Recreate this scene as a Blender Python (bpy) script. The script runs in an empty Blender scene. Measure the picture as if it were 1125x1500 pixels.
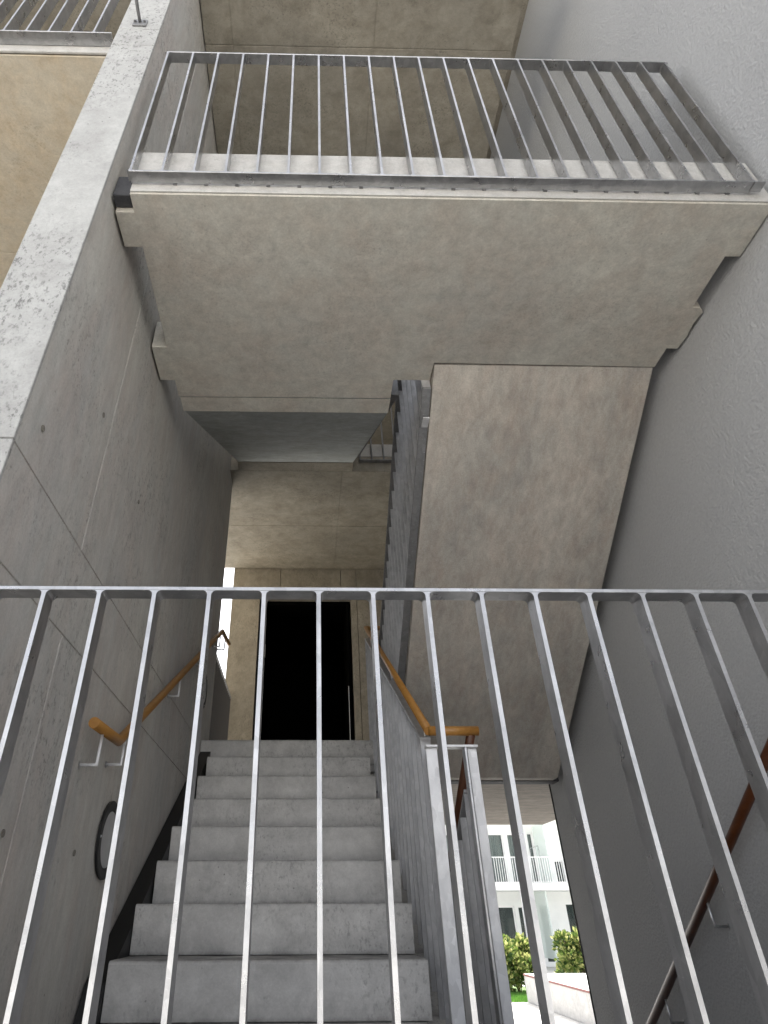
import bpy, bmesh, math, random
from mathutils import Vector, Matrix
random.seed(7)
S = bpy.context.scene
C = S.collection
R = math.radians

# ------------------------------------------------------------------ camera
cam_data = bpy.data.cameras.new('camera'); cam = bpy.data.objects.new('camera', cam_data); C.objects.link(cam)
rows = [(0.99981334, -0.01902781, -0.00335183), (0.0077403, 0.55342526, -0.83286287), (0.01770254, 0.83268146, 0.55346924)]
X, Y, Z = [Vector(r) for r in rows]
m = Matrix((X, -Y, -Z)).transposed().to_4x4()
cam.matrix_world = m
cam_data.sensor_fit = 'HORIZONTAL'; cam_data.sensor_width = 36.0
cam_data.lens = 891.5 / 1125 * 36; cam_data.shift_x = (562.5 - 466.88) / 1125
cam_data.clip_start = 0.02; cam_data.clip_end = 2000
S.camera = cam

# ------------------------------------------------------------------ light
SUN_EL, SUN_ROT = R(56), R(32)
world = bpy.data.worlds.new('World'); S.world = world; world.use_nodes = True
wn = world.node_tree; wn.nodes.clear()
wo = wn.nodes.new('ShaderNodeOutputWorld'); bg = wn.nodes.new('ShaderNodeBackground'); sky = wn.nodes.new('ShaderNodeTexSky')
sky.sky_type = 'NISHITA'; sky.sun_disc = False; sky.sun_elevation = SUN_EL; sky.sun_rotation = SUN_ROT
sky.dust_density = 4.0; sky.air_density = 0.7; sky.ozone_density = 0.6
bg.inputs['Strength'].default_value = 0.15
hs_ = wn.nodes.new('ShaderNodeHueSaturation'); hs_.inputs['Saturation'].default_value = .22      # thin white veil of cloud over the whole sky
wn.links.new(sky.outputs[0], hs_.inputs['Color']); wn.links.new(hs_.outputs[0], bg.inputs[0]); wn.links.new(bg.outputs[0], wo.inputs[0])
sd = bpy.data.lights.new('sun', 'SUN'); sd.energy = 2.6; sd.angle = R(0.5); sd.color = (1, .96, .9)
sun = bpy.data.objects.new('sun', sd); C.objects.link(sun)
sdir = Vector((math.sin(SUN_ROT) * math.cos(SUN_EL), math.cos(SUN_ROT) * math.cos(SUN_EL), math.sin(SUN_EL)))
sun.rotation_euler = sdir.to_track_quat('Z', 'Y').to_euler()
S.view_settings.view_transform = 'Standard'; S.view_settings.look = 'None'
S.view_settings.gamma = 1; S.view_settings.exposure = 2.1; S.view_settings.use_curve_mapping = False
S.render.engine = 'CYCLES'
S.cycles.max_bounces = 10; S.cycles.diffuse_bounces = 7

# ------------------------------------------------------------------ materials
class NT:
    def __init__(s, name):
        s.m = bpy.data.materials.new(name); s.m.use_nodes = True; s.t = s.m.node_tree; s.n = s.t.nodes
        s.b = s.n['Principled BSDF']; s.pos = s.n.new('ShaderNodeNewGeometry').outputs['Position']
    def l(s, a, b): s.t.links.new(a, b)
    def map(s, scale, src=None, loc=(0, 0, 0)):
        k = s.n.new('ShaderNodeMapping'); k.inputs['Scale'].default_value = scale; k.inputs['Location'].default_value = loc
        s.l(src or s.pos, k.inputs[0]); return k.outputs[0]
    def noise(s, scale, detail=5, rough=.6, vec=None, dist=0):
        k = s.n.new('ShaderNodeTexNoise'); k.inputs['Scale'].default_value = scale; k.inputs['Detail'].default_value = detail
        k.inputs['Roughness'].default_value = rough; k.inputs['Distortion'].default_value = dist
        s.l(vec or s.pos, k.inputs['Vector']); return k.outputs[0]
    def ramp(s, f, stops):
        k = s.n.new('ShaderNodeValToRGB'); e = k.color_ramp.elements
        while len(e) < len(stops): e.new(.5)
        for q, (p, c) in zip(e, stops):
            q.position = p; q.color = (c, c, c, 1) if not hasattr(c, '__len__') else (*c, 1)
        s.l(f, k.inputs[0]); return k.outputs[0]
    def mix(s, f, a, b, mode='MIX'):
        k = s.n.new('ShaderNodeMix'); k.data_type = 'RGBA'; k.blend_type = mode
        for v, i in ((f, 0), (a, 6), (b, 7)):
            if hasattr(v, 'node'): s.l(v, k.inputs[i])
            elif i == 0: k.inputs[0].default_value = v
            else: k.inputs[i].default_value = (*v, 1)
        return k.outputs[2]
    def bump(s, h, strength, dist, prev=None):
        k = s.n.new('ShaderNodeBump'); k.inputs['Strength'].default_value = strength; k.inputs['Distance'].default_value = dist
        s.l(h, k.inputs['Height'])
        if prev: s.l(prev, k.inputs['Normal'])
        return k.outputs[0]

def concrete(name, a, b, stain, stain_amt=.5, stretch=(1, 1, 1), rough=.75, pits=.5, offs=(0, 0, 0), fine=.12, cloud=1.0, speck=.35, speck_lo=.5):
    t = NT(name)
    base = t.map(stretch, loc=offs)
    n1 = t.ramp(t.noise(1.1 * cloud, 6, .6, base, .25), [(.3, 0), (.7, 1)])
    col = t.mix(n1, a, b)
    n2 = t.ramp(t.noise(4.5 * cloud, 8, .72, base, .3), [(.42, 0), (.72, stain_amt)])
    col = t.mix(n2, col, stain)
    n3 = t.ramp(t.noise(16, 6, .75, base, .3), [(.3, 1 - fine * 1.3), (.7, 1 + fine)])
    col = t.mix(1, col, n3, 'MULTIPLY')
    n4 = t.ramp(t.noise(150, 3, .6), [(.3, 1 - fine * .7), (.7, 1 + fine * .5)])
    col = t.mix(1, col, n4, 'MULTIPLY')
    # fine dark dirt specks gathered in patches
    sp = t.ramp(t.noise(70, 5, .7, t.map((1, 1, .6))), [(.53, 0), (.64, 1)])
    pt = t.ramp(t.noise(1.7, 5, .65, t.map((1, 1, 1), loc=(5, 2, 7))), [(speck_lo - .04, .06), (speck_lo + .12, speck)])
    col = t.mix(t.mix(1, sp, pt, 'MULTIPLY'), col, tuple(x * .33 for x in a))
    # small blow holes, thinned out by a coarse noise
    v = t.n.new('ShaderNodeTexVoronoi'); v.inputs['Scale'].default_value = 22; t.l(t.map((1, 1, 1), loc=(3, 1, 2)), v.inputs['Vector'])
    hole = t.ramp(v.outputs['Distance'], [(.05, 1), (.1, 0)])
    gate = t.ramp(t.noise(3, 2, .5), [(.5, 0), (.62, pits)])
    g = t.mix(1, hole, gate, 'MULTIPLY')
    col = t.mix(g, col, tuple(x * .35 for x in a))
    t.l(col, t.b.inputs['Base Color'])
    t.b.inputs['Roughness'].default_value = rough
    bn = t.bump(n3, .25, .004); bn = t.bump(t.noise(220, 2, .5), .12, .002, bn)
    t.l(bn, t.b.inputs['Normal'])
    return t.m

M = {}
M['soffit'] = concrete('smooth_grey_beige_concrete', (.59, .565, .495), (.48, .465, .42), (.46, .39, .325), .7, cloud=1.0, offs=(.3, 2, 0), fine=.15)
M['flight'] = concrete('rosy_flight_concrete', (.52, .48, .425), (.33, .315, .29), (.40, .335, .285), .8, (1.25, .55, .55), cloud=1.5, fine=.18)
M['wall'] = concrete('formed_wall_concrete', (.55, .535, .49), (.41, .405, .395), (.45, .385, .345), .65, (1.3, 1.3, .42), pits=.9, cloud=1.2, speck=.8, speck_lo=.5)
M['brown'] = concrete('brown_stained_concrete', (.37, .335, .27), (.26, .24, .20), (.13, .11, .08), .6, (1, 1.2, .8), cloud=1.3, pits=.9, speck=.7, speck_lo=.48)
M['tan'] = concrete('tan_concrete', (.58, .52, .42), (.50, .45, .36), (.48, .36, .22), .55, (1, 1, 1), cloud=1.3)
M['step'] = concrete('grey_step_concrete', (.63, .615, .59), (.51, .50, .485), (.30, .29, .28), .5, cloud=1.6, pits=.95, fine=.10, rough=.65, speck=.55, speck_lo=.48)
M['white'] = concrete('pale_concrete', (.50, .49, .465), (.44, .43, .41), (.33, .30, .27), .5, cloud=1.7)
M['planter'] = concrete('planter_concrete', (.55, .54, .52), (.45, .44, .43), (.34, .33, .32), .55, cloud=1.2)
M['paving'] = concrete('courtyard_paving_concrete', (.58, .57, .54), (.52, .51, .48), (.45, .43, .4), .4, cloud=.4)
M['board'] = concrete('board_marked_concrete', (.34, .29, .235), (.22, .19, .155), (.08, .068, .055), .9, (.6, 3.2, 1), cloud=2.4, fine=.25)
M['bluegrey'] = concrete('blue_grey_concrete', (.55, .58, .57), (.42, .45, .45), (.30, .30, .27), .7, (1, 1, 1), cloud=1.6, fine=.14)
M['darkfloor'] = concrete('dark_low_bounce_concrete', (.12, .12, .12), (.09, .09, .09), (.06, .06, .06), .5)  # near black so the unseen floors and steps throw little light upwards
M['pad'] = concrete('black_bearing_pad', (.05, .05, .055), (.035, .035, .04), (.09, .09, .09), .5, cloud=6)
M['endface'] = concrete('weathered_pale_wall_end', (.43, .43, .415), (.37, .37, .36), (.15, .135, .13), .35, (1, 1, 1), pits=.9, fine=.10, cloud=1.0, speck=.95, speck_lo=.46)

def add_step_shade_scuffs(m):  # paints shade lines at riser foot and nosing, plus scuffs
    nt = m.node_tree; b = nt.nodes['Principled BSDF']; src = b.inputs['Base Color'].links[0].from_socket
    g = nt.nodes.new('ShaderNodeNewGeometry'); sx = nt.nodes.new('ShaderNodeSeparateXYZ'); nt.links.new(g.outputs['Position'], sx.inputs[0])
    def mth(op, a, b_=None):
        k = nt.nodes.new('ShaderNodeMath'); k.operation = op
        for v, i in ((a, 0), (b_, 1)):
            if v is None: continue
            if hasattr(v, 'node'): nt.links.new(v, k.inputs[i])
            else: k.inputs[i].default_value = v
        return k.outputs[0]
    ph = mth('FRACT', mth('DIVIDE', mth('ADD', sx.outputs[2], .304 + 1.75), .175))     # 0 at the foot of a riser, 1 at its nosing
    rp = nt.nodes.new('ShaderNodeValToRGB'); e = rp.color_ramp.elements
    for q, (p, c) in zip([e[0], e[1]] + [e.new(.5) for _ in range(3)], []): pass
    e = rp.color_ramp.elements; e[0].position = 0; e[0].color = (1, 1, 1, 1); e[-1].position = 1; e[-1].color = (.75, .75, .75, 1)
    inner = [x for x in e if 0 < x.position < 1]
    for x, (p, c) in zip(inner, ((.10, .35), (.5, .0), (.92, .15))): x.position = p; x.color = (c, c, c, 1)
    nt.links.new(ph, rp.inputs[0])
    no = nt.nodes.new('ShaderNodeTexNoise'); no.inputs['Scale'].default_value = 7; no.inputs['Detail'].default_value = 7; no.inputs['Roughness'].default_value = .75
    nt.links.new(g.outputs['Position'], no.inputs['Vector'])
    r2 = nt.nodes.new('ShaderNodeValToRGB'); r2.color_ramp.elements[0].position = .38; r2.color_ramp.elements[1].position = .68; nt.links.new(no.outputs[0], r2.inputs[0])
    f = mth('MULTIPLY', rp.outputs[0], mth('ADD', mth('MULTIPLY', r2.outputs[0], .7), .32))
    # foot scuffs: dark smears with their own shape
    no2 = nt.nodes.new('ShaderNodeTexNoise'); no2.inputs['Scale'].default_value = 3.4; no2.inputs['Detail'].default_value = 8; no2.inputs['Roughness'].default_value = .8; no2.inputs['Distortion'].default_value = 1.4
    mp = nt.nodes.new('ShaderNodeMapping'); mp.inputs['Scale'].default_value = (1.6, 1, 2.4); nt.links.new(g.outputs['Position'], mp.inputs[0]); nt.links.new(mp.outputs[0], no2.inputs['Vector'])
    r3 = nt.nodes.new('ShaderNodeValToRGB'); r3.color_ramp.elements[0].position = .60; r3.color_ramp.elements[1].position = .70; nt.links.new(no2.outputs[0], r3.inputs[0])
    f = mth('MAXIMUM', f, mth('MULTIPLY', r3.outputs[0], .5))
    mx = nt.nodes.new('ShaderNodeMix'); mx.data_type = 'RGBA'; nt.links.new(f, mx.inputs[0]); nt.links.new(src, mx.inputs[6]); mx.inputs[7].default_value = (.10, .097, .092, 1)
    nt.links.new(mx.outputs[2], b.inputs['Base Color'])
add_step_shade_scuffs(M['step'])
def stucco():
    t = NT('rough_grey_render')
    n = t.ramp(t.noise(.9, 4, .5), [(.3, (.41, .412, .414)), (.7, (.365, .367, .37))])
    f = t.ramp(t.noise(60, 4, .7), [(.3, .93), (.7, 1.05)])
    t.l(t.mix(1, n, f, 'MULTIPLY'), t.b.inputs['Base Color']); t.b.inputs['Roughness'].default_value = .9
    v = t.n.new('ShaderNodeTexVoronoi'); v.feature = 'SMOOTH_F1'; v.inputs['Scale'].default_value = 75; v.inputs['Smoothness'].default_value = .6
    t.l(t.map((1, 1, 1)), v.inputs['Vector'])
    h = t.mix(.55, v.outputs['Distance'], t.noise(85, 5, .65))
    t.l(t.bump(h, .85, .006), t.b.inputs['Normal']); return t.m
M['stucco'] = stucco()

def galv(name, a=.50, b=.35, met=.88, rough=.30):
    t = NT(name)
    v = t.n.new('ShaderNodeTexVoronoi'); v.inputs['Scale'].default_value = 45; t.l(t.map((1, 1, .5)), v.inputs['Vector'])
    n = t.ramp(t.noise(9, 6, .7, t.map((1, 1, .7)), .7), [(.3, (b, b, b * 1.02)), (.7, (a, a, a * 1.01))])
    sp = t.ramp(v.outputs['Color'], [(0, .86), (1, 1.1)])
    c = t.mix(1, n, sp, 'MULTIPLY')
    # white zinc bloom and sanding scratches
    sc = t.ramp(t.noise(26, 4, .6, t.map((2.2, 2.2, 9)), 1.2), [(.62, 0), (.72, .5)])
    c = t.mix(sc, c, (.62, .62, .63))
    ru = t.ramp(t.noise(7, 3, .6), [(.7, 0), (.82, .4)])
    c = t.mix(ru, c, (b * .7, b * .68, b * .66))
    t.l(c, t.b.inputs['Base Color']); t.b.inputs['Metallic'].default_value = met
    t.l(t.ramp(t.noise(12, 4, .6), [(.2, rough - .1), (.8, rough + .15)]), t.b.inputs['Roughness'])
    t.l(t.bump(t.noise(40, 3, .6), .12, .002), t.b.inputs['Normal'])
    return t.m
M['galv'] = galv('galvanised_steel'); M['galvdark'] = galv('dull_galvanised_steel', .27, .18, .5, .5)
M['galvrail'] = galv('grey_galvanised_bars', .5, .36, .55, .42)
M['galvlight'] = galv('bright_galvanised_steel', .74, .6, .35, .5)

def wood():
    t = NT('varnished_orange_wood')
    n = t.ramp(t.noise(14, 6, .65, t.map((3, .35, 3)), .8), [(.25, (.24, .105, .02)), (.5, (.32, .15, .03)), (.8, (.39, .195, .048))])
    t.l(n, t.b.inputs['Base Color']); t.b.inputs['Roughness'].default_value = .38
    return t.m
M['wood'] = wood()
M['wooddark'] = M['wood'].copy(); M['wooddark'].name = 'dark_varnished_wood'
for n_ in M['wooddark'].node_tree.nodes:
    if n_.type == 'VALTORGB':
        for e_, c_ in zip(n_.color_ramp.elements, ((.045, .012, .004), (.075, .022, .006), (.11, .035, .009))): e_.color = (*c_, 1)
def plain(name, col, rough=.6, met=0, var=.08, scale=8):
    t = NT(name)
    n = t.ramp(t.noise(scale, 4, .6), [(.3, tuple(c * (1 - var) for c in col)), (.7, tuple(min(1, c * (1 + var)) for c in col))])
    t.l(n, t.b.inputs['Base Color']); t.b.inputs['Roughness'].default_value = rough; t.b.inputs['Metallic'].default_value = met
    return t.m
M['black'] = plain('black_void', (.003, .003, .003), .95)
M['black'].node_tree.nodes['Principled BSDF'].inputs['Specular IOR Level'].default_value = 0
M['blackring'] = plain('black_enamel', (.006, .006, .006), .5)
M['diffuser'] = plain('frosted_diffuser', (.42, .42, .42), .6)
M['railpaint'] = plain('dull_dark_steel', (.025, .025, .028), .6)
M['seal'] = plain('black_joint_seal', (.01, .01, .01), .8)
M['render_white'] = plain('white_facade_render', (.78, .79, .78), .8, var=.03, scale=3)
M['frame_white'] = plain('white_frame_paint', (.8, .8, .8), .4, var=.03)
M['redpaint'] = plain('red_metal_edge', (.20, .07, .06), .6)
M['bark'] = plain('brown_stem', (.09, .065, .04), .9)
M['plug'] = plain('mortar_plug', (.20, .185, .16), .9, var=.3, scale=60)
M['whiteplastic'] = plain('grey_plastic', (.35, .35, .35), .5)
def leafmat(name, c1, c2, c3):
    t = NT(name)
    oi = t.n.new('ShaderNodeNewGeometry')
    n = t.ramp(oi.outputs['Random Per Island'], [(.1, c1), (.5, c2), (.9, c3)])
    t.l(n, t.b.inputs['Base Color']); t.b.inputs['Roughness'].default_value = .5
    t.b.inputs['Subsurface Weight'].default_value = 0
    tr = t.n.new('ShaderNodeBsdfTranslucent'); t.l(n, tr.inputs[0]); mx = t.n.new('ShaderNodeMixShader'); mx.inputs[0].default_value = .35
    t.l(t.b.outputs[0], mx.inputs[1]); t.l(tr.outputs[0], mx.inputs[2]); t.l(mx.outputs[0], t.n['Material Output'].inputs[0])
    return t.m
M['leaf'] = leafmat('yellow_green_leaves', (.035, .085, .02), (.17, .24, .05), (.50, .50, .20))
M['grass'] = leafmat('grass_blades', (.05, .16, .02), (.10, .26, .03), (.16, .32, .06))
M['soil'] = plain('lawn_soil', (.10, .17, .045), .9, var=.4, scale=12)
def glass(name, tint, rough=.03, trans=.55):
    t = NT(name); t.b.inputs['Base Color'].default_value = (*tint, 1); t.b.inputs['Roughness'].default_value = rough
    tb = t.n.new('ShaderNodeBsdfTransparent'); tb.inputs[0].default_value = (*[min(1, x * .3 + .78) for x in tint], 1)
    mx = t.n.new('ShaderNodeMixShader'); mx.inputs[0].default_value = trans
    t.l(t.b.outputs[0], mx.inputs[1]); t.l(tb.outputs[0], mx.inputs[2]); t.l(mx.outputs[0], t.n['Material Output'].inputs[0]); return t.m
M['window_glass'] = glass('window_glass', (.14, .18, .17), .03, .8)
M['frosted'] = glass('green_frosted_glass', (.72, .80, .77), .35, .45)
def curtain():
    t = NT('pleated_grey_curtain')
    w = t.n.new('ShaderNodeTexNoise'); w.inputs['Scale'].default_value = 9; t.l(t.map((1, 1, .02)), w.inputs['Vector'])
    t.l(t.ramp(w.outputs[0], [(.3, (.42, .46, .45)), (.7, (.78, .82, .8))]), t.b.inputs['Base Color']); t.b.inputs['Roughness'].default_value = .9
    return t.m
M['curtain'] = curtain()

# ------------------------------------------------------------------ helpers
def tag(o, label=None, cat=None, group=None, kind=None):
    if label: o['label'] = label
    if cat: o['category'] = cat
    if group: o['group'] = group
    if kind: o['kind'] = kind
    return o
def thing(name, label, cat, loc=(0, 0, 0), group=None):
    o = bpy.data.objects.new(name, None); C.objects.link(o); o.location = loc; o.empty_display_size = .1
    return tag(o, label, cat, group)
def add_box(bm, x0, x1, y0, y1, z0, z1):
    vs = [bm.verts.new(p) for p in ((x0, y0, z0), (x1, y0, z0), (x1, y1, z0), (x0, y1, z0), (x0, y0, z1), (x1, y0, z1), (x1, y1, z1), (x0, y1, z1))]
    fs = [bm.faces.new([vs[i] for i in q]) for q in ((0, 3, 2, 1), (4, 5, 6, 7), (0, 1, 5, 4), (1, 2, 6, 5), (2, 3, 7, 6), (3, 0, 4, 7))]
    return vs, fs
def add_prism(bm, pts, axis, a, b):
    """outline pts (2D) extruded along axis from a to b. axis 'x': pts=(y,z); 'y': (x,z); 'z': (x,y)"""
    def P(p, t): return {'x': (t, p[0], p[1]), 'y': (p[0], t, p[1]), 'z': (p[0], p[1], t)}[axis]
    A = [bm.verts.new(P(p, a)) for p in pts]; B = [bm.verts.new(P(p, b)) for p in pts]
    bm.faces.new(A); bm.faces.new(B[::-1]); n = len(pts)
    for i in range(n): bm.faces.new((A[i], B[i], B[(i + 1) % n], A[(i + 1) % n]))
def finish(bm, bev=0, seg=1):
    bmesh.ops.recalc_face_normals(bm, faces=bm.faces)
    if bev:
        es = [e for e in bm.edges if len(e.link_faces) == 2 and e.calc_face_angle(0) > .5]
        bmesh.ops.bevel(bm, geom=es, offset=bev, segments=seg, profile=.5, affect='EDGES', clamp_overlap=True)
def obj(name, bm, mat, parent=None, bev=0, seg=1, smooth=False):
    finish(bm, bev, seg)
    me = bpy.data.meshes.new(name); bm.to_mesh(me); bm.free(); me.materials.append(M[mat])
    if smooth:
        for p in me.polygons: p.use_smooth = True
    o = bpy.data.objects.new(name, me); C.objects.link(o)
    if parent:
        o.parent = parent
        px, py, pz = world_loc(parent)
        me.transform(Matrix.Translation((-px, -py, -pz)))
    return o
def world_loc(o):
    v = Vector(o.location)
    while o.parent: o = o.parent; v += Vector(o.location)
    return v
def box(name, x0, x1, y0, y1, z0, z1, mat, parent=None, bev=0, seg=1):
    bm = bmesh.new(); add_box(bm, x0, x1, y0, y1, z0, z1); return obj(name, bm, mat, parent, bev, seg)
def prism(name, pts, axis, a, b, mat, parent=None, bev=0):
    bm = bmesh.new(); add_prism(bm, pts, axis, a, b); return obj(name, bm, mat, parent, bev)
def add_tube(bm, pts, r, n=14, cap=True):
    """mitred round tube along a polyline"""
    pts = [Vector(p) for p in pts]; rings = []
    ref = Vector((0, 0, 1))
    d0 = (pts[1] - pts[0]).normalized()
    if abs(d0.z) > .95: ref = Vector((1, 0, 0))
    u = d0.cross(ref).normalized(); w = u.cross(d0).normalized()
    ring = [pts[0] + r * (math.cos(t) * u + math.sin(t) * w) for t in [2 * math.pi * i / n for i in range(n)]]
    rings.append(ring)
    for i in range(1, len(pts)):
        d = (pts[i] - pts[i - 1]).normalized()
        if i < len(pts) - 1:
            d2 = (pts[i + 1] - pts[i]).normalized(); nrm = (d + d2).normalized()
        else: nrm = d
        prev = rings[-1]; new = []
        for q in prev:
            t = (pts[i] - q).dot(nrm) / d.dot(nrm); new.append(q + d * t)
        rings.append(new)
    V = [[bm.verts.new(q) for q in rg] for rg in rings]
    for a, b in zip(V, V[1:]):
        for i in range(n): bm.faces.new((a[i], a[(i + 1) % n], b[(i + 1) % n], b[i]))
    if cap: bm.faces.new(V[0][::-1]); bm.faces.new(V[-1])
def tube(name, pts, r, mat, parent=None, n=16):
    bm = bmesh.new(); add_tube(bm, pts, r, n); o = obj(name, bm, mat, parent)
    for p in o.data.polygons:
        if len(p.vertices) == 4: p.use_smooth = True
    return o
def copy_tree(o, parent=None):
    c = o.copy(); C.objects.link(c); c.parent = parent
    for ch in list(o.children): copy_tree(ch, c)
    return c

GAP = .003
def panels(parent, cells, mat, inset=.007, name='concrete_panel', core=None, bev=.0015):
    """cells: boxes (x0,x1,y0,y1,z0,z1) of formwork panels, drawn with a narrow recessed joint round each"""
    for c in cells:
        x0, x1, y0, y1, z0, z1 = c[:6]
        box(name, x0 + GAP, x1 - GAP, y0 + GAP, y1 - GAP, z0 + GAP, z1 - GAP, c[6] if len(c) > 6 else mat, parent, bev)
    if core:
        x0, x1, y0, y1, z0, z1 = core
        box('core', x0 + inset, x1 - inset, y0 + inset, y1 - inset, z0 + inset, z1 - inset, mat, parent)

GZ = -1.704                                   # courtyard level; the camera stands at height zero
L0, L1, L2, L3, L4 = -.304, 1.096, 2.496, 3.896, 5.44
G_, RS = .288, .175
XW, XR = -.775, 1.82                          # inner faces of the two side walls

# ------------------------------------------------------------------ ground
def sheet(name, x0, x1, y0, y1, z, mat, kind='structure'):
    bm = bmesh.new(); vs = [bm.verts.new(p) for p in ((x0, y0, z), (x1, y0, z), (x1, y1, z), (x0, y1, z))]; bm.faces.new(vs)
    return tag(obj(name, bm, mat), kind=kind)
sheet('ground', -400, 400, -400, 400, GZ - .012, 'paving')
sheet('lawn', 4.2, 6.95, 18.3, 22.2, GZ - .004, 'soil')
sheet('low_bounce_floor', -.9, 4.8, 1.32, 7.7, GZ, 'darkfloor')  # unseen sheet, added dark to cut light bounced up under the flights
sheet('low_bounce_strip', -4, 5.0, 7.7, 13.5, GZ, 'darkfloor')  # added out of view, dark to weaken bounce onto the soffit
sheet('courtyard_paving', -14, 14, -22, 18.3, GZ - .004, 'paving')
sheet('garden_path', 6.95, 14, 18.3, 28.4, GZ - .004, 'paving')
sheet('terrace_paving', -6, 6.95, 22.2, 28.4, GZ - .004, 'paving')
sheet('side_paving', -14, 4.2, 18.3, 22.2, GZ - .004, 'paving')

# ------------------------------------------------------------------ left wall
lw = thing('concrete_wall', 'tall grey formed concrete wall with thin joints, on the left side of the stairs', 'wall', (XW - .105, 3.2, GZ))
xa, xb = XW - .21, XW
cells = []
def wrow(z0, z1, ys, mat='wall'):
    for a, b in zip(ys, ys[1:]): cells.append((xa, xb, a, b, z0, z1, mat))
wrow(GZ, .75, [1.25, 1.84, 4.38, 5.08]); wrow(.75, 1.05, [1.25, 3.2, 5.08]); wrow(1.05, 3.77, [1.25, 1.83, 4.38, 5.08]); wrow(3.77, 6.4, [1.25, 1.76, 4.3, 5.08])
panels(lw, cells, 'wall', core=(xa, xb, 1.25, 5.08, GZ, 6.4))
# pale weathered front end of the wall
for i, (z0, z1) in enumerate([(GZ, .75), (.75, 1.05), (1.05, 3.57), (3.57, 3.77), (3.77, 6.4)]):
    box('end_face', xa, xb, 1.238, 1.2515, z0 + .0015, z1 - .0015, 'endface', lw, .002)
for i, (y, z) in enumerate([(1.73, 1.583), (2.31, 1.583), (1.77, .18), (2.35, .18), (1.36, 1.19)]):
    bm = bmesh.new(); bmesh.ops.create_cone(bm, cap_ends=True, segments=14, radius1=.010, radius2=.010, depth=.003)
    bmesh.ops.transform(bm, matrix=Matrix.Translation((XW, y, z)) @ Matrix.Rotation(R(90), 4, 'Y'), verts=bm.verts)
    obj('tie_hole_plug', bm, 'plug', lw)

# rod bolted to the wall end
rod = thing('bracket_rod', 'thin galvanised rod on a square base plate bolted to the pale wall end, top left', 'bracket', (-.883, 1.236, 3.83))
box('base_plate', -.918, -.848, 1.229, 1.2375, 3.80, 3.87, 'galvdark', rod, .002)
tube('rod', [(-.883, 1.228, 3.835), (-.883, 1.19, 3.835), (-.86, .80, 3.80)], .0085, 'galvdark', rod)
for dx in (-.024, .024): box('bolt', -.883 + dx - .006, -.883 + dx + .006, 1.22, 1.2275, 3.83, 3.842, 'galvdark', rod)

# ------------------------------------------------------------------ right wall (render)
rw = thing('rendered_wall', 'rough grey rendered wall filling the right side of the picture', 'wall', (XR + .15, 2.4, GZ))
box('wall_face', XR, XR + .3, -.6, 4.87, GZ, 6.4, 'stucco', rw)
box('upper_wall_face', XR, XR + .3, 4.8705, 7.1, L1 + .003, 6.4, 'stucco', rw)
box('joint_seal', XR - .004, XR + .3, 4.872, 4.888, GZ, L1 - .232, 'seal', rw)

# ------------------------------------------------------------------ landing slabs
def upper_landing():
    t = thing('landing_slab', 'wide beige concrete landing slab hung between the walls, seen from below with side corbels', 'landing', (.53, 1.28, L2))
    x0, x1, z0 = -.693, 1.75, 2.31
    pts = [(x0, 1.28), (x0, 1.354), (-.767, 1.354), (-.767, 1.506), (x0, 1.506), (x0, 2.035), (-.767, 2.035), (-.767, 2.257), (x0, 2.257), (x0, 2.375),
           (.437, 2.372), (.437, 2.238), (.627, 2.238), (.627, 2.118), (x1, 2.128), (x1, 2.007), (1.805, 2.007), (1.812, 1.93), (1.803, 1.86), (1.812, 1.79), (1.785, 1.765), (x1, 1.763), (x1, 1.508), (1.814, 1.508), (1.814, 1.28)]
    prism('slab', pts, 'z', z0, L2, 'soffit', t, .0025)
    box('upstand', x0 + .001, 1.812, 1.283, 1.40, L2 + .002, 2.611, 'white', t, .003)
    box('fascia_strip', x0 + .002, 1.81, 1.274, 1.2785, 2.318, 2.608, 'white', t)
    box('bearing_pad', -.768, -.696, 1.30, 1.352, 2.335, 2.47, 'pad', t, .003)
    return t
upper_landing()

def slab_thing(label, x0, x1, y0, y1, z0, z1, mat, xc, yc, name='landing_slab'):
    t = thing(name, label, 'landing' if name == 'landing_slab' else 'roof', ((x0 + x1) / 2, (y0 + y1) / 2, z0))
    xs = [x0] + xc + [x1]; ys = [y0] + yc + [y1]
    panels(t, [(a, b, c, d, z0, z1) for a, b in zip(xs, xs[1:]) for c, d in zip(ys, ys[1:])], mat, core=(x0, x1, y0, y1, z0, z1))
    return t
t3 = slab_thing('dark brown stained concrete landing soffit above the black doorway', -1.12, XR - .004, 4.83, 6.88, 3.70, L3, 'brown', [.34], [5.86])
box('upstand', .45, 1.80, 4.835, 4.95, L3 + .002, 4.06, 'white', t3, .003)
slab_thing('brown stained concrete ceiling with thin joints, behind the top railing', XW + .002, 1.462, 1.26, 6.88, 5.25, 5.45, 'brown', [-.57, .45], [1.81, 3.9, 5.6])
t1 = thing('landing_slab', 'grey landing slab with board-marked underside, at the top of the lower stairs', 'landing', (.4, 5.8, L1))
box('slab', -.93, XR + .9, 4.724, 7.76, .875, L1, 'step', t1, .003)
bm = bmesh.new(); add_box(bm, .45, XR + .9, 5.0, 7.75, .868, .8735); obj('board_marked_soffit', bm, 'board', t1)
t0 = thing('landing_slab', 'concrete floor slab of the lowest landing behind the near railing', 'landing', (.5, 1.28, L0))
box('slab', -.69, 1.80, 1.28, 2.41, L0 - .19, L0, 'step', t0, .003)
box('upstand', -.69, 1.80, 1.283, 1.40, L0 + .002, L0 + .115, 'white', t0, .003)

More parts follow.
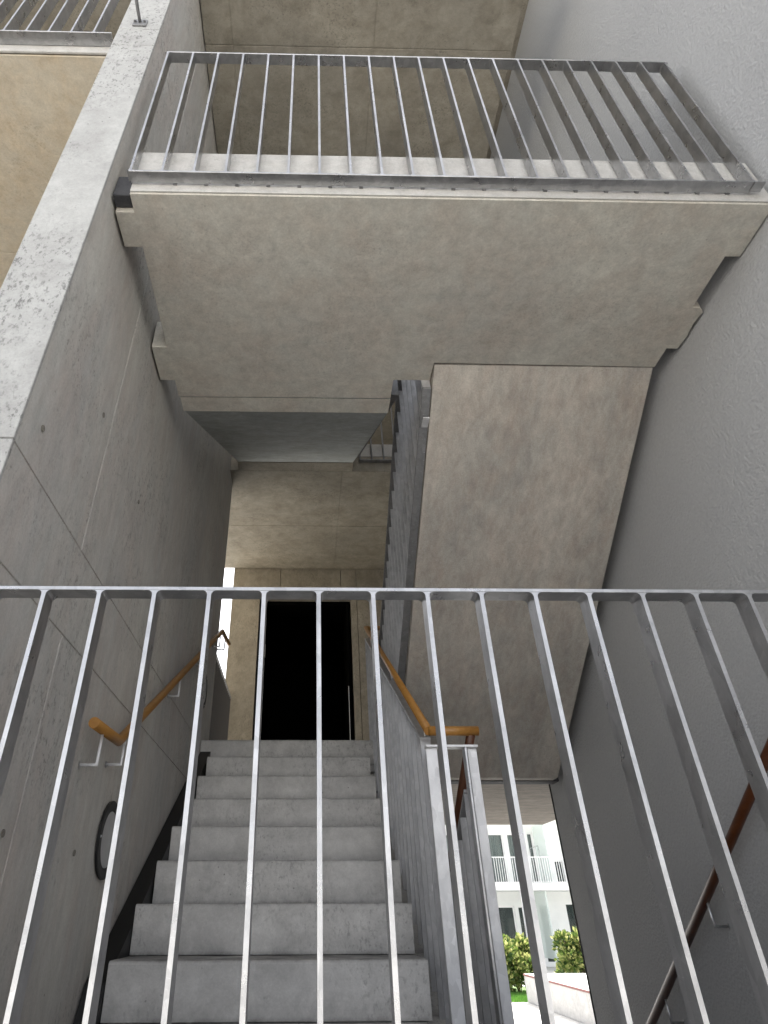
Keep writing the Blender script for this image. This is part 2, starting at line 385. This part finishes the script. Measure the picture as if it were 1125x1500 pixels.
# left neighbouring bay
t = thing('balcony_slab', 'tan stained concrete balcony soffit beyond the wall, in the upper left corner', 'balcony', (-2.5, 1.3, 3.6))
xs = [-4.2, -1.03 - 1.2, xa - .002]; ys = [1.30, 2.40, 3.9, 5.1]
panels(t, [(a, b, c, d, 3.6, 3.83) for a, b in zip(xs, xs[1:]) for c, d in zip(ys, ys[1:])], 'tan', core=(-4.2, xa - .002, 1.3, 5.1, 3.6, 3.83))
box('fascia_strip', -4.2, xa - .004, 1.286, 1.2975, 3.61, 3.76, 'white', t, .002)
t = slab_thing('tan concrete ceiling over the upper left balcony', -4.2, xa - .002, 1.3, 5.1, 5.25, 5.45, 'brown', [-2.3], [2.9], 'roof_slab')
box('parting_wall', -4.4, -4.21, 1.3, 5.1, GZ, 6.4, 'tan', t)
sw = thing('balcony_back_wall', 'tan concrete wall at the back of the left bay', 'wall', (-2.7, 5.2, GZ))
box('wall_face', -4.2, xa - .01, 5.11, 5.3, L3, 5.24, 'tan', sw)
box('lower_wall_face', -4.2, xa - .01, 5.11, 5.3, GZ, 3.59, 'tan', sw)

# ------------------------------------------------------------------ back wall with the black doorway
bw = thing('back_wall', 'brown concrete wall around the black doorway at the top of the stairs', 'wall', (0, 6.9, L1))
yb0, yb1 = 6.885, 7.12; dx0, dx1, dz = -.585, .535, 3.275
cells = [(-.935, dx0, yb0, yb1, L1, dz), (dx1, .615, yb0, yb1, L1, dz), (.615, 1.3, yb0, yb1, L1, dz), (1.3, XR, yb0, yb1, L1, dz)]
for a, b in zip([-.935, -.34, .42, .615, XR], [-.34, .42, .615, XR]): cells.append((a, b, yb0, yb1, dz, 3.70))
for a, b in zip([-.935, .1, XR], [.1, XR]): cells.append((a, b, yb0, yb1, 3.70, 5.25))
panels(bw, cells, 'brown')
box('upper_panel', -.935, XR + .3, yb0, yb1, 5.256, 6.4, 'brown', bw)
dr = thing('doorway', 'black open doorway with dark lining at the top of the stairs', 'door', (0, yb0, L1))
bm = bmesh.new()
add_box(bm, dx0 - .03, dx0 + .012, yb1 + .002, 9.2, L1 - .03, dz + .03); add_box(bm, dx1 - .012, dx1 + .03, yb1 + .002, 9.2, L1 - .03, dz + .03)
add_box(bm, dx0 + .012, dx1 - .012, yb1 + .002, 9.2, dz - .02, dz + .03); add_box(bm, dx0 + .012, dx1 - .012, yb1 + .002, 9.2, L1 - .03, L1 + .004); add_box(bm, dx0 - .03, dx1 + .03, 9.2, 9.23, L1 - .03, dz + .03)
obj('dark_room_lining', bm, 'black', dr)
box('black_lining', dx0 + .003, dx0 + .09, yb0 + .06, yb1 + .001, L1 + .003, dz - .003, 'black', dr)
box('black_lining', dx0 + .092, dx1 - .003, yb0 + .06, yb1 + .001, dz - .05, dz - .003, 'black', dr)
box('door_leaf', dx1 - .05, dx1 - .022, yb0 + .02, yb0 + .9, L1 + .01, dz - .06, 'black', dr)
box('steel_edge', dx1 - .056, dx1 - .05, yb0 + .012, yb0 + .02, L1 + .003, L1 + 1.1, 'galvlight', dr)
sb = thing('switch_box', 'small pale grey switch box on the left edge of the black doorway', 'switch', (-.53, 6.93, 2.6))
box('housing', -.56, -.49, 6.905, 6.944, 2.54, 2.70, 'whiteplastic', sb, .004)
box('red_button', -.55, -.53, 6.899, 6.904, 2.65, 2.675, 'redpaint', sb)

# solid building mass round the stairwell (shades the courtyard side, blocks the sun from behind)
bd = thing('apartment_block', 'concrete apartment block that the open stairwell is cut into', 'building', (0, 8, GZ))
box('roof_slab', -4.4, XR + .3, 1.28, 5.3, 6.404, 6.6, 'brown', bd, .004)
box('rear_roof_slab', -.935, XR + .3, 5.302, 7.3, 6.404, 6.6, 'brown', bd, .004)
box('side_wing', XR + .302, 10, .3, 7.12, L1 + .01, 6.6, 'stucco', bd, .01)
box('side_wing_base', XR + 3.0, 10, .3, 7.12, GZ, L1, 'stucco', bd, .01)
box('rear_wing', -.93, -.62, 7.125, 7.74, GZ, 6.4, 'stucco', bd)
box('rear_room', .6, 10, 7.125, 7.74, L1 + .01, 6.6, 'stucco', bd)
box('rear_room_upper', -.618, .598, 7.125, 7.74, 3.4, 6.6, 'stucco', bd)
box('rear_room_back', -.618, .598, 9.24, 9.4, .88, 3.4, 'stucco', bd)
box('left_wing', -9, -4.41, 1.3, 5.1, GZ, 6.6, 'tan', bd)
prism('stair_light_block', [(2.46, GZ + .002), (2.46, -.53), (4.6, .715), (4.74, .715), (4.74, .865), (7.12, .865), (7.12, GZ + .002)], 'x', XW + .003, .60, 'step', bd)  # added unseen block, stops light leaking in beneath the lower flight

# ------------------------------------------------------------------ stair flights
def flight(label, x0, x1, y0, z_start, sgn, soffit_pts, mat_steps, mat_body):
    """y0: first riser (low end for sgn=+1). Blocks + waist slab."""
    t = thing('stair_flight', label, 'stairs', ((x0 + x1) / 2, y0, z_start))
    return t
# lower flight: eight risers up to the first landing
f1 = thing('stair_flight', 'lower flight of eight grey concrete steps rising towards the black doorway', 'stairs', (-.13, 2.7, L0))
xj = [(-.697, .444), (-.696, .443), (-.692, .444), (-.697, .441), (-.690, .443), (-.684, .443), (-.680, .441), (-.684, .442)]
for k in range(8):
    y = 2.705 + k * G_; z = L0 + (k + 1) * RS
    if k == 7: z -= .0; 
    bm = bmesh.new(); x0, x1 = xj[k]
    yb = y + G_ - .003 if k < 7 else 4.721
    if k == 7: yb = y + .0165
    pts = [(y + .006, z - RS + .0015), (y, z - .012), (y + .003, z - .003), (y + .010, z), (yb + .006, z), (yb + .006, z - RS + .0015)]
    if k == 7: pts = [(y + .004, z - RS + .0015), (y, z - .012), (y + .002, z - .003), (y + .006, z + .0012), (y + .20, z + .0012), (y + .20, z - RS + .0015)]
    add_prism(bm, pts, 'x', x0, x1); obj('step', bm, 'step', f1, .003, 2)
body = [(2.42, L0 - .002), (2.70, L0 - .002)]
for k in range(8):
    y = 2.705 + k * G_ + .008; z = L0 + k * RS - .001
    body += [(y, z)] + ([(y + G_, z)] if k < 7 else [])
body += [(4.722, .93), (4.722, .74), (4.60, .74), (2.55, -.50), (2.42, -.50)]
prism('waist_slab', body, 'x', -.675, .425, 'step', f1)
sof = lambda y: -.50 + (y - 2.55) * .606
prism('gap_shade_strip', [(2.44, -.52), (2.62, -.36)] + [(y, -.129 + (y - 2.705) * .6076 - .075) for y in (2.72, 4.70)] + [(4.70, .80), (2.6, -.52)], 'x', XW + .002, -.699, 'blackring', f1)  # added black strip, stands for the deep shade in the stair gap
# upper left flight (L2 -> L3)
f2 = thing('stair_flight', 'blue grey underside of the upper flight rising away beneath the top landing', 'stairs', (-.13, 2.38, L2))
b2 = [(2.383, 2.316), (2.485, 2.316), (4.672, 3.69), (4.805, 3.69), (4.822, 3.73), (4.822, L3)]
tops = []
for k in range(8):
    y = 2.705 + k * G_; z = L2 + k * RS
    tops += [(y, z + RS), (y, z)]
tops.sort(key=lambda p: (-p[0], -p[1]))
b2 += [p for p in tops if p[1] < L3 + .001] + [(2.383, L2)]
prism('waist_slab', b2, 'x', -.686, .437, 'bluegrey', f2, .0015)
box('end_beam', -.686, .437, 2.3815, 2.486, 2.311, 2.3155, 'soffit', f2)
box('end_beam', -.686, .437, 4.675, 4.806, 3.684, 3.689, 'brown', f2)
# right flight (L1 -> L2, rising towards the camera)
f3 = thing('stair_flight', 'mottled rosy concrete underside of the right flight beneath the top landing', 'stairs', (1.19, 2.13, L2))
b3 = [(2.133, 2.313), (4.50, .795), (4.60, .795), (4.60, .93), (4.715, .93), (4.715, L1)]
for k in range(8):
    y = 2.705 + (7 - k) * G_; z = L1 + k * RS
    b3 += [(y + .006, z), (y, z + RS)]
b3 += [(2.133, L2)]
prism('waist_slab', b3, 'x', .632, 1.745, 'flight', f3, .002)
box('end_beam', .632, 1.79, 4.602, 4.722, .790, .872, 'pad', f3, .002)
# down flight (L0 -> courtyard)
f4 = thing('stair_flight', 'flight of steps leading down to the courtyard under the right flight', 'stairs', (1.25, 2.7, L0))
b4 = [(2.42, L0 - .19), (2.42, L0 - .002)]
for k in range(8):
    y = 2.43 + k * G_; z = L0 - k * RS
    b4 += [(y, z - .002), (y, z - RS - .002)]
b4 += [(4.46, GZ + .002), (4.20, GZ + .002)]
prism('steps', b4, 'x', .75, 1.75, 'darkfloor', f4, .002)

# ------------------------------------------------------------------ railings
def baluster_mesh(y0, y1, z0, z1, w, fil=.010):
    """flat bar, flared by small weld fillets at its top and bottom"""
    h = w / 2; pts = []
    def arc(zc, s):
        out = []
        for i in range(5):
            a = i / 4 * math.pi / 2
            out.append((h + fil - fil * math.sin(a), zc + s * (fil - fil * math.cos(a)) * 1))
        return out
    # outline clockwise from the bottom right
    br = [(h + fil * (1 - math.sin(a)), z0 + fil * (1 - math.cos(a))) for a in [i / 4 * math.pi / 2 for i in range(5)]]
    tr = [(h + fil * (1 - math.sin(a)), z1 - fil * (1 - math.cos(a))) for a in [(4 - i) / 4 * math.pi / 2 for i in range(5)]]
    pts = br + tr + [(-x, z) for x, z in tr[::-1]] + [(-x, z) for x, z in br[::-1]]
    bm = bmesh.new(); add_prism(bm, pts, 'y', y0, y1)
    bmesh.ops.recalc_face_normals(bm, faces=bm.faces)
    me = bpy.data.meshes.new('baluster'); bm.to_mesh(me); bm.free(); me.materials.append(M['galv']); return me
def inst(name, me, loc, parent, rot=None):
    o = bpy.data.objects.new(name, me); C.objects.link(o); o.parent = parent; o.location = Vector(loc) - world_loc(parent)
    if rot: o.rotation_euler = rot
    return o
def cross_railing(label, x0, n, sp, yf, zb, zt, d=.045, th=.009, left_ext=.006, right_ext=.006, group=None, mat='galv'):
    xm = x0 + (n - 1) * sp / 2
    t = thing('railing', label, 'railing', (xm, yf, zb), group)
    box('top_rail', x0 - left_ext, x0 + (n - 1) * sp + right_ext, yf, yf + d, zt - th, zt, mat, t, .001)
    box('bottom_rail', x0 - left_ext, x0 + (n - 1) * sp + right_ext, yf, yf + d, zb, zb + th, mat, t, .001)
    me = baluster_mesh(0, d - .001, 0, zt - zb - 2 * th, th); me.materials[0] = M[mat]
    for k in range(n): inst('baluster', me, (x0 + k * sp, yf + .0005, zb + th), t)
    return t
ra = cross_railing('nearest galvanised railing of flat bars running right across the picture', -.695, 21, .12, 1.214, -.485, .607)
rb = cross_railing('galvanised railing of 21 slanting flat bars along the top landing slab', -.687, 21, .1203, 1.222, 2.362, 3.462, right_ext=.0)
for r_, zz in ((ra, -.485), (rb, 2.362)):
    bm = bmesh.new()
    for k in range(1, 20, 1):
        x = -.687 + (k + .35) * .1203; add_box(bm, x - .007, x + .007, 1.2675, 1.2735, zz - .003, zz + .014)
    tag(obj('fixing_tab', bm, 'galvdark', r_), kind='stuff')
box('end_bracket', 1.722, 1.765, 1.222, 1.262, 2.362, 2.372, 'galv', rb, .001)
rc = cross_railing('galvanised railing of the neighbouring upper balcony, top left corner of the picture', -1.09 - 24 * .1115, 25, .1115, 1.225, 3.675, 4.78, d=.058, right_ext=.09)
# slot rail of the third level seen between the flights
rd = cross_railing('small galvanised railing high between the flights, in front of the pale upstand', .52, 10, .12, 4.77, 3.80, 4.9, mat='galvdark')
bal_cache = {}
def slope_railing(label, x0, x1, y0, y1, n, zb, zt, th=.010, mat='galvrail', tx=0, topmat='galvrail', botmat='galvdark'):
    """railing whose bars stand across the view: depth x0..x1, running along y; zb(y), zt(y)"""
    t = thing('railing', label, 'railing', ((x0 + x1) / 2, y0, zb(y0)))
    ya, yb = y0 - .012, y1 + .012
    prism('top_rail', [(ya, zt(ya)), (yb, zt(yb)), (yb, zt(yb) - .012), (ya, zt(ya) - .012)], 'x', x0 - tx, x1, topmat, t, .001)
    prism('bottom_rail', [(ya, zb(ya)), (yb, zb(yb)), (yb, zb(yb) + .012), (ya, zb(ya) + .012)], 'x', x0, x1, botmat, t, .001)
    sp = (y1 - y0) / (n - 1)
    for k in range(n):
        y = y0 + k * sp
        z0, z1 = zb(y) + .0, zt(y) - .0
        pts = [(y - th / 2, zb(y - th / 2) + .0115), (y + th / 2, zb(y + th / 2) + .0115), (y + th / 2, zt(y + th / 2) - .0125), (y - th / 2, zt(y - th / 2) - .0125)]
        bm = bmesh.new(); add_prism(bm, pts, 'x', x0 + .0006, x1 - .0006); obj('baluster', bm, mat, t)
    return t
sl = .6076
r1 = slope_railing('sloping louvre-like railing of deep flat bars along the right edge of the lower steps', .490, .535, 2.72, 4.88, 19, lambda y: -.515 + sl * (y - 2.6), lambda y: .575 + sl * (y - 2.6))
r2 = slope_railing('steep railing of deep flat bars hung on the left edge of the right flight', .580, .625, 2.24, 4.76, 22, lambda y: 2.26 - .618 * (y - 2.2), lambda y: 2.744 - .612 * (y - 3), tx=.014, topmat='galvdark')
r3 = slope_railing('descending railing of flat bars behind the twin posts', .650, .695, 2.72, 4.4, 15, lambda y: -.515 - sl * (y - 2.6), lambda y: .500 - sl * (y - 2.6))
r4 = slope_railing('sloping railing fixed along the right edge of the blue grey upper flight', .446, .490, 2.40, 4.70, 20, lambda y: 2.36 + .612 * (y - 2.4), lambda y: 3.45 + .612 * (y - 2.4), mat='galvdark', topmat='galvdark')
box('fixing_plate', .590, .624, 2.33, 2.45, 2.135, 2.142, 'galvlight', r2, .001).rotation_euler = (0, 0, 0)
# gap railing on the first landing
rg = thing('railing', 'dark railing of thin close bars left of the doorway, before the white gap', 'railing', (-.87, 6, L1))
box('top_rail', -.87, -.845, 5.09, 6.875, 2.045, 2.055, 'galvdark', rg); box('bottom_rail', -.87, -.845, 5.09, 6.875, L1 + .03, L1 + .04, 'galvdark', rg)
bm = bmesh.new(); add_box(bm, -.864, -.851, -.002, .002, 0, .90); finish(bm)
me = bpy.data.meshes.new('baluster'); bm.to_mesh(me); bm.free(); me.materials.append(M['railpaint'])
for k in range(25): inst('baluster', me, (0, 5.11 + k * .073, L1 + .042), rg)

# twin posts where the railings turn
nw = thing('newel_posts', 'pair of bright galvanised flat posts joined by a top plate, right of the steps', 'posts', (.595, 2.6, -.5))
box('top_plate', .489, .701, 2.585, 2.632, .574, .583, 'galvlight', nw, .001)
def post(a, b, f0, f1):
    p = box('post', a, b, 2.604, 2.614, -.60, .572, 'galvlight', nw, .001)
    box('flange', f0, f1, 2.586, 2.632, -.60, .573, 'galv', nw, .001)
post(.490, .536, .544, .553); post(.660, .698, .645, .654)

# ------------------------------------------------------------------ handrails
def handrail(label, pts, brackets, wallx, r=.0185, mat='wood'):
    t = thing('handrail', label, 'handrail', pts[0])
    tube('rail', pts, r, mat, t, 20)
    for (x, y, z) in brackets:
        s = 1 if wallx > x else -1
        tube('bracket', [(x, y, z), (x, y, z - .10), (x + s * .0, y, z - .10), (wallx - s * .001, y, z - .10)][0:2] + [(wallx - s * .001, y, z - .10)], .0055, 'galvlight' if wallx < 0 else 'galv', t, 10)
        bm = bmesh.new(); bmesh.ops.create_cone(bm, cap_ends=True, segments=14, radius1=.012, radius2=.012, depth=.003)
        bmesh.ops.transform(bm, matrix=Matrix.Translation((wallx - s * .0015, y, z - .10)) @ Matrix.Rotation(R(90), 4, 'Y'), verts=bm.verts)
        obj('rosette', bm, 'galv', t)
    return t
hl = handrail('orange wooden handrail climbing the left concrete wall on steel brackets', [(-.717, 2.12, .548), (-.717, 2.44, .562), (-.717, 4.86, 2.012), (-.717, 5.33, 2.085)],
              [(-.717, 2.23, .535), (-.717, 2.52, .593), (-.717, 3.42, 1.13), (-.717, 4.15, 1.57), (-.717, 4.78, 1.945), (-.717, 5.07, 2.03)], XW)
hm = thing('handrail', 'orange wooden handrail above the louvre-like railing, with a level end over the twin posts', 'handrail', (.6, 2.6, .64))
tube('rail', [(.678, 4.4, 2.62), (.678, 4.93, 2.075), (.512, 4.93, 2.075), (.512, 2.62, .645)], .0185, 'wood', hm, 20)
tube('rail', [(.512, 2.62, .645), (.72, 2.62, .645)], .0195, 'wood', hm, 20)
tube('rail', [(.690, 2.62, .640), (.690, 4.9, -.76)], .0185, 'wooddark', hm, 20)
for y in (2.72, 3.6, 4.6):
    z = .645 + (y - 2.62) * .619
    tube('bracket', [(.512, y, z - .01), (.512, y, z - .075)], .006, 'galv', hm, 10)
hr = handrail('dark brown wooden handrail running down the grey rendered wall on the right', [(1.76, 1.15, 1.29), (1.76, 4.5, -.785)],
              [(1.76, 3.13, .058), (1.76, 3.75, -.33), (1.76, 2.3, .575)], XR, .0195, 'wooddark')

# ------------------------------------------------------------------ round wall lamps
def lamp(label, y, z):
    t = thing('wall_lamp', label, 'wall lamp', (XW, y, z), 'round wall lamps on the left wall')
    bm = bmesh.new(); n = 48; ro, ri, dep = .136, .097, .009
    rg_ = []
    for r, x in ((ro, 0), (ro, dep * .8), (ro - .006, dep), (ri + .004, dep), (ri, dep * .6), (ri, 0)):
        rg_.append([bm.verts.new((XW + .001 + x, y + r * math.cos(2 * math.pi * i / n), z + r * math.sin(2 * math.pi * i / n))) for i in range(n)])
    for a, b in zip(rg_, rg_[1:] + rg_[:1]):
        for i in range(n): bm.faces.new((a[i], a[(i + 1) % n], b[(i + 1) % n], b[i]))
    obj('bezel', bm, 'blackring', t)
    bm = bmesh.new(); bmesh.ops.create_cone(bm, cap_ends=True, segments=48, radius1=.0975, radius2=.0975, depth=.010)
    bmesh.ops.transform(bm, matrix=Matrix.Translation((XW + .003, y, z)) @ Matrix.Rotation(R(90), 4, 'Y'), verts=bm.verts)
    obj('diffuser', bm, 'diffuser', t)
    for a in (60, 180, 300):
        bm = bmesh.new(); bmesh.ops.create_cone(bm, cap_ends=True, segments=10, radius1=.005, radius2=.004, depth=.003)
        bmesh.ops.transform(bm, matrix=Matrix.Translation((XW + .0105, y + .117 * math.cos(R(a)), z + .117 * math.sin(R(a)))) @ Matrix.Rotation(R(90), 4, 'Y'), verts=bm.verts)
        obj('screw', bm, 'galvlight', t)
lamp('nearer round black-rimmed wall lamp beneath the low end of the left handrail', 2.70, .253)
lamp('farther round black-rimmed wall lamp beside the top steps', 4.555, 1.42)

# ------------------------------------------------------------------ garden side
# low planter wall with a timber-slat top
pl = thing('planter_bench', 'long low concrete bench with pale slatted top and red edge, in the courtyard', 'bench', (6.0, 15, GZ))
zt = -1.165
for a, b in zip([9.5, 12.4, 14.4, 16.35, 18.3], [12.4, 14.4, 16.35, 18.3]):
    box('side_panel', 5.29, 5.42, a + .004, b - .004, GZ, zt - .04, 'planter', pl, .004)
box('end_panel', 5.424, 6.75, 18.17, 18.296, GZ, zt - .04, 'planter', pl, .004)
box('red_edge', 5.275, 5.30, 9.5, 18.31, zt - .037, zt - .004, 'redpaint', pl)
bm = bmesh.new(); add_box(bm, 0, .115, 9.5, 18.31, 0, .035); finish(bm, .004)
me = bpy.data.meshes.new('slat'); bm.to_mesh(me); bm.free(); me.materials.append(M['frame_white'])
for k in range(12): inst('slat', me, (5.302 + k * .122, 0, zt - .035), pl)

def leaf_bush(label, cx, cy, rx, ry, h, n, seed):
    rnd = random.Random(seed)
    t = thing('shrub', label, 'shrub', (cx, cy, GZ))
    lumps = [(Vector((cx + rnd.uniform(-.75, .75) * rx, cy + rnd.uniform(-.75, .75) * ry, GZ + rnd.uniform(.15, .88) * h)), rnd.uniform(.13, .24)) for _ in range(34)]
    bm = bmesh.new()
    for i in range(n):
        c, r = rnd.choice(lumps)
        d = Vector((rnd.gauss(0, 1), rnd.gauss(0, 1), rnd.gauss(0, 1))).normalized()
        p = c + d * r * rnd.uniform(.55, 1.08)
        if p.z < GZ + .03: continue
        a = (d + Vector((rnd.uniform(-.7, .7), rnd.uniform(-.7, .7), rnd.uniform(0, .9)))).normalized()
        s = a.cross(Vector((rnd.uniform(-1, 1), rnd.uniform(-1, 1), rnd.uniform(-1, 1)))).normalized()
        L_ = rnd.uniform(.10, .17); W_ = L_ * .3; nn = a.cross(s).normalized() * L_ * .12
        v = [bm.verts.new(q) for q in (p, p + a * L_ * .5 + s * W_ + nn, p + a * L_, p + a * L_ * .5 - s * W_ + nn)]
        bm.faces.new(v)
    me = bpy.data.meshes.new('foliage'); bm.to_mesh(me); bm.free(); me.materials.append(M['leaf'])
    o = bpy.data.objects.new('foliage', me); C.objects.link(o); o.parent = t; me.transform(Matrix.Translation(-Vector(t.location)))
    for k in range(9):
        x = cx + rnd.uniform(-.4, .4) * rx; y = cy + rnd.uniform(-.4, .4) * ry
        tube('stem', [(x, y, GZ), (x + rnd.uniform(-.1, .1), y, GZ + .3 * h), (x + rnd.uniform(-.3, .3), y + rnd.uniform(-.2, .2), GZ + .8 * h)], .012, 'bark', t, 5)
leaf_bush('yellow-green leafy shrub left of the bench, behind the grass strip', 5.75, 20.3, .62, .5, 1.22, 3600, 1)
leaf_bush('yellow-green leafy shrub behind the far end of the bench', 7.85, 21.6, .52, .5, 1.45, 3200, 2)
leaf_bush('leafy shrub farther right behind the bench, mostly hidden by the wall', 9.3, 21.8, .6, .6, 1.4, 2400, 3)
# grass
rnd = random.Random(5); bm = bmesh.new()
for i in range(16000):
    x = rnd.uniform(4.2, 6.8); y = rnd.uniform(18.32, 20.6); h = rnd.uniform(.03, .08); a = rnd.uniform(0, 6.28)
    dx, dy = math.cos(a) * .006, math.sin(a) * .006; lx, ly = rnd.uniform(-.03, .03), rnd.uniform(-.03, .03)
    bm.faces.new([bm.verts.new(q) for q in ((x - dx, y - dy, GZ - .01), (x + dx, y + dy, GZ - .01), (x + lx, y + ly, GZ + h))])
me = bpy.data.meshes.new('grass'); bm.to_mesh(me); bm.free(); me.materials.append(M['grass'])
o = bpy.data.objects.new('grass', me); C.objects.link(o); tag(o, 'short bright green grass beside the pale paving', 'grass', kind='stuff')

# apartment house across the garden
hs = thing('apartment_house', 'bright white apartment house with balcony and tall windows across the garden', 'building', (10, 28.5, GZ))
YF, YR = 28.5, 30.0
FL = [GZ, 1.09, 3.88]
for i, z in enumerate([.84, 3.62, 6.4]):
    box('balcony_slab', 2, 18, YF, YR + .1, z, z + .25, 'render_white', hs, .01)
def wall_with_windows(z0, zt_, wins, mat='render_white'):
    """wins: (x0,x1,z0,z1,kind) cut as piers and lintels"""
    xs = 2.0
    for w in wins:
        box('pier', xs, w[0], YR, YR + .25, z0, zt_, mat, hs); xs = w[1]
        box('lintel', w[0], w[1], YR, YR + .25, w[3], zt_, mat, hs)
        if w[2] > z0: box('sill_wall', w[0], w[1], YR, YR + .25, z0, w[2], mat, hs)
        fr = box('window', w[0] + .0, w[0] + .05, YR + .08, YR + .14, w[2], w[3], 'frame_white', hs)
        bmf = bmesh.new(); add_box(bmf, w[1] - .05, w[1], YR + .08, YR + .14, w[2], w[3]); add_box(bmf, w[0] + .05, w[1] - .05, YR + .08, YR + .14, w[3] - .06, w[3]); add_box(bmf, w[0] + .05, w[1] - .05, YR + .08, YR + .14, w[2], w[2] + .06)
        obj('frame', bmf, 'frame_white', fr)
        box('pane', w[0] + .05, w[1] - .05, YR + .105, YR + .112, w[2] + .06, w[3] - .06, 'window_glass', fr)
        if w[4] == 'c':
            # pleated curtain
            bmc = bmesh.new(); x = w[0] + .06; prev = None; k = 0
            while x < w[1] - .05:
                yy = YR + .17 + .03 * math.sin(k * 1.9) + .015 * math.sin(k * .7)
                cur = (bmc.verts.new((x, yy, w[2] + .02)), bmc.verts.new((x, yy, w[3])))
                if prev: bmc.faces.new((prev[0], cur[0], cur[1], prev[1]))
                prev = cur; x += .025; k += 1
            obj('curtain', bmc, 'curtain', fr)
    box('pier', xs, 18, YR, YR + .25, z0, zt_, mat, hs)
    box('room_back', 2, 18, YR + 2.2, YR + 2.3, z0, zt_, 'railpaint', hs)
wall_with_windows(1.092, 3.615, [(4.6, 6.9, 1.12, 3.02, 'c'), (7.2, 8.66, 1.12, 3.02, 'c'), (8.84, 9.30, 1.12, 3.02, 'c'), (9.72, 9.98, 1.12, 3.05, 'c'), (10.72, 11.15, 1.12, 2.0, 'n'), (12.2, 14, 1.12, 3.02, 'c')])
wall_with_windows(GZ, .838, [(5.2, 6.9, GZ + .1, .34, 'n'), (7.3, 8.70, GZ + .1, .34, 'n'), (8.84, 9.34, GZ + .1, .34, 'n'), (9.72, 10.1, GZ + .1, .42, 'n'), (10.85, 11.6, GZ + .1, .44, 'n')])
wall_with_windows(3.872, 6.39, [(5, 6.9, 3.9, 5.9, 'c'), (7.3, 8.70, 3.9, 5.9, 'c'), (9.7, 10.6, 3.9, 5.9, 'c')])
for x in (5.2, 8.62, 12.2):
    box('column', x, x + .13, YF + .06, YF + .19, GZ, .838, 'frame_white', hs)
box('partition_screen', 10.02, 10.05, YF + .1, YR - .01, 1.12, 3.3, 'frosted', hs)
box('partition_screen', 9.62, 9.66, YF + .1, YR - .01, GZ + .3, .82, 'frosted', hs)
box('dark_recess', 7.9, 8.12, YR + .16, YR + .2, GZ + .16, .28, 'black', hs)
box('dark_recess', 10.95, 11.25, YR + .16, YR + .2, GZ + .16, .36, 'black', hs)
# balcony railing of the far house
br = thing('balcony_railing', 'white balcony railing of thin upright bars on the far apartment house', 'railing', (10, YF, 1.1))
box('top_rail', 2, 18, YF + .02, YF + .06, 1.99, 2.02, 'frame_white', br); box('bottom_rail', 2, 18, YF + .02, YF + .06, 1.115, 1.135, 'frame_white', br)
bm = bmesh.new(); add_box(bm, -.009, .009, YF + .03, YF + .05, 1.136, 1.989)
me = bpy.data.meshes.new('baluster'); bm.to_mesh(me); bm.free(); me.materials.append(M['frame_white'])
for k in range(70): inst('baluster', me, (6.4 + k * .095, 0, 0), br).location = Vector((6.4 + k * .095, 0, 0)) - world_loc(br)
dk = thing('drying_rack', 'thin folding drying rack standing on the white balcony', 'drying rack', (9.7, 29.1, 1.1))
tube('frame', [(9.35, 29.0, 1.1), (9.45, 29.0, 2.35), (9.8, 29.0, 2.45), (9.85, 29.0, 1.15)], .012, 'galv', dk, 6)
tube('foot', [(9.3, 29.1, 1.16), (9.95, 29.1, 1.16)], .012, 'galv', dk, 6)
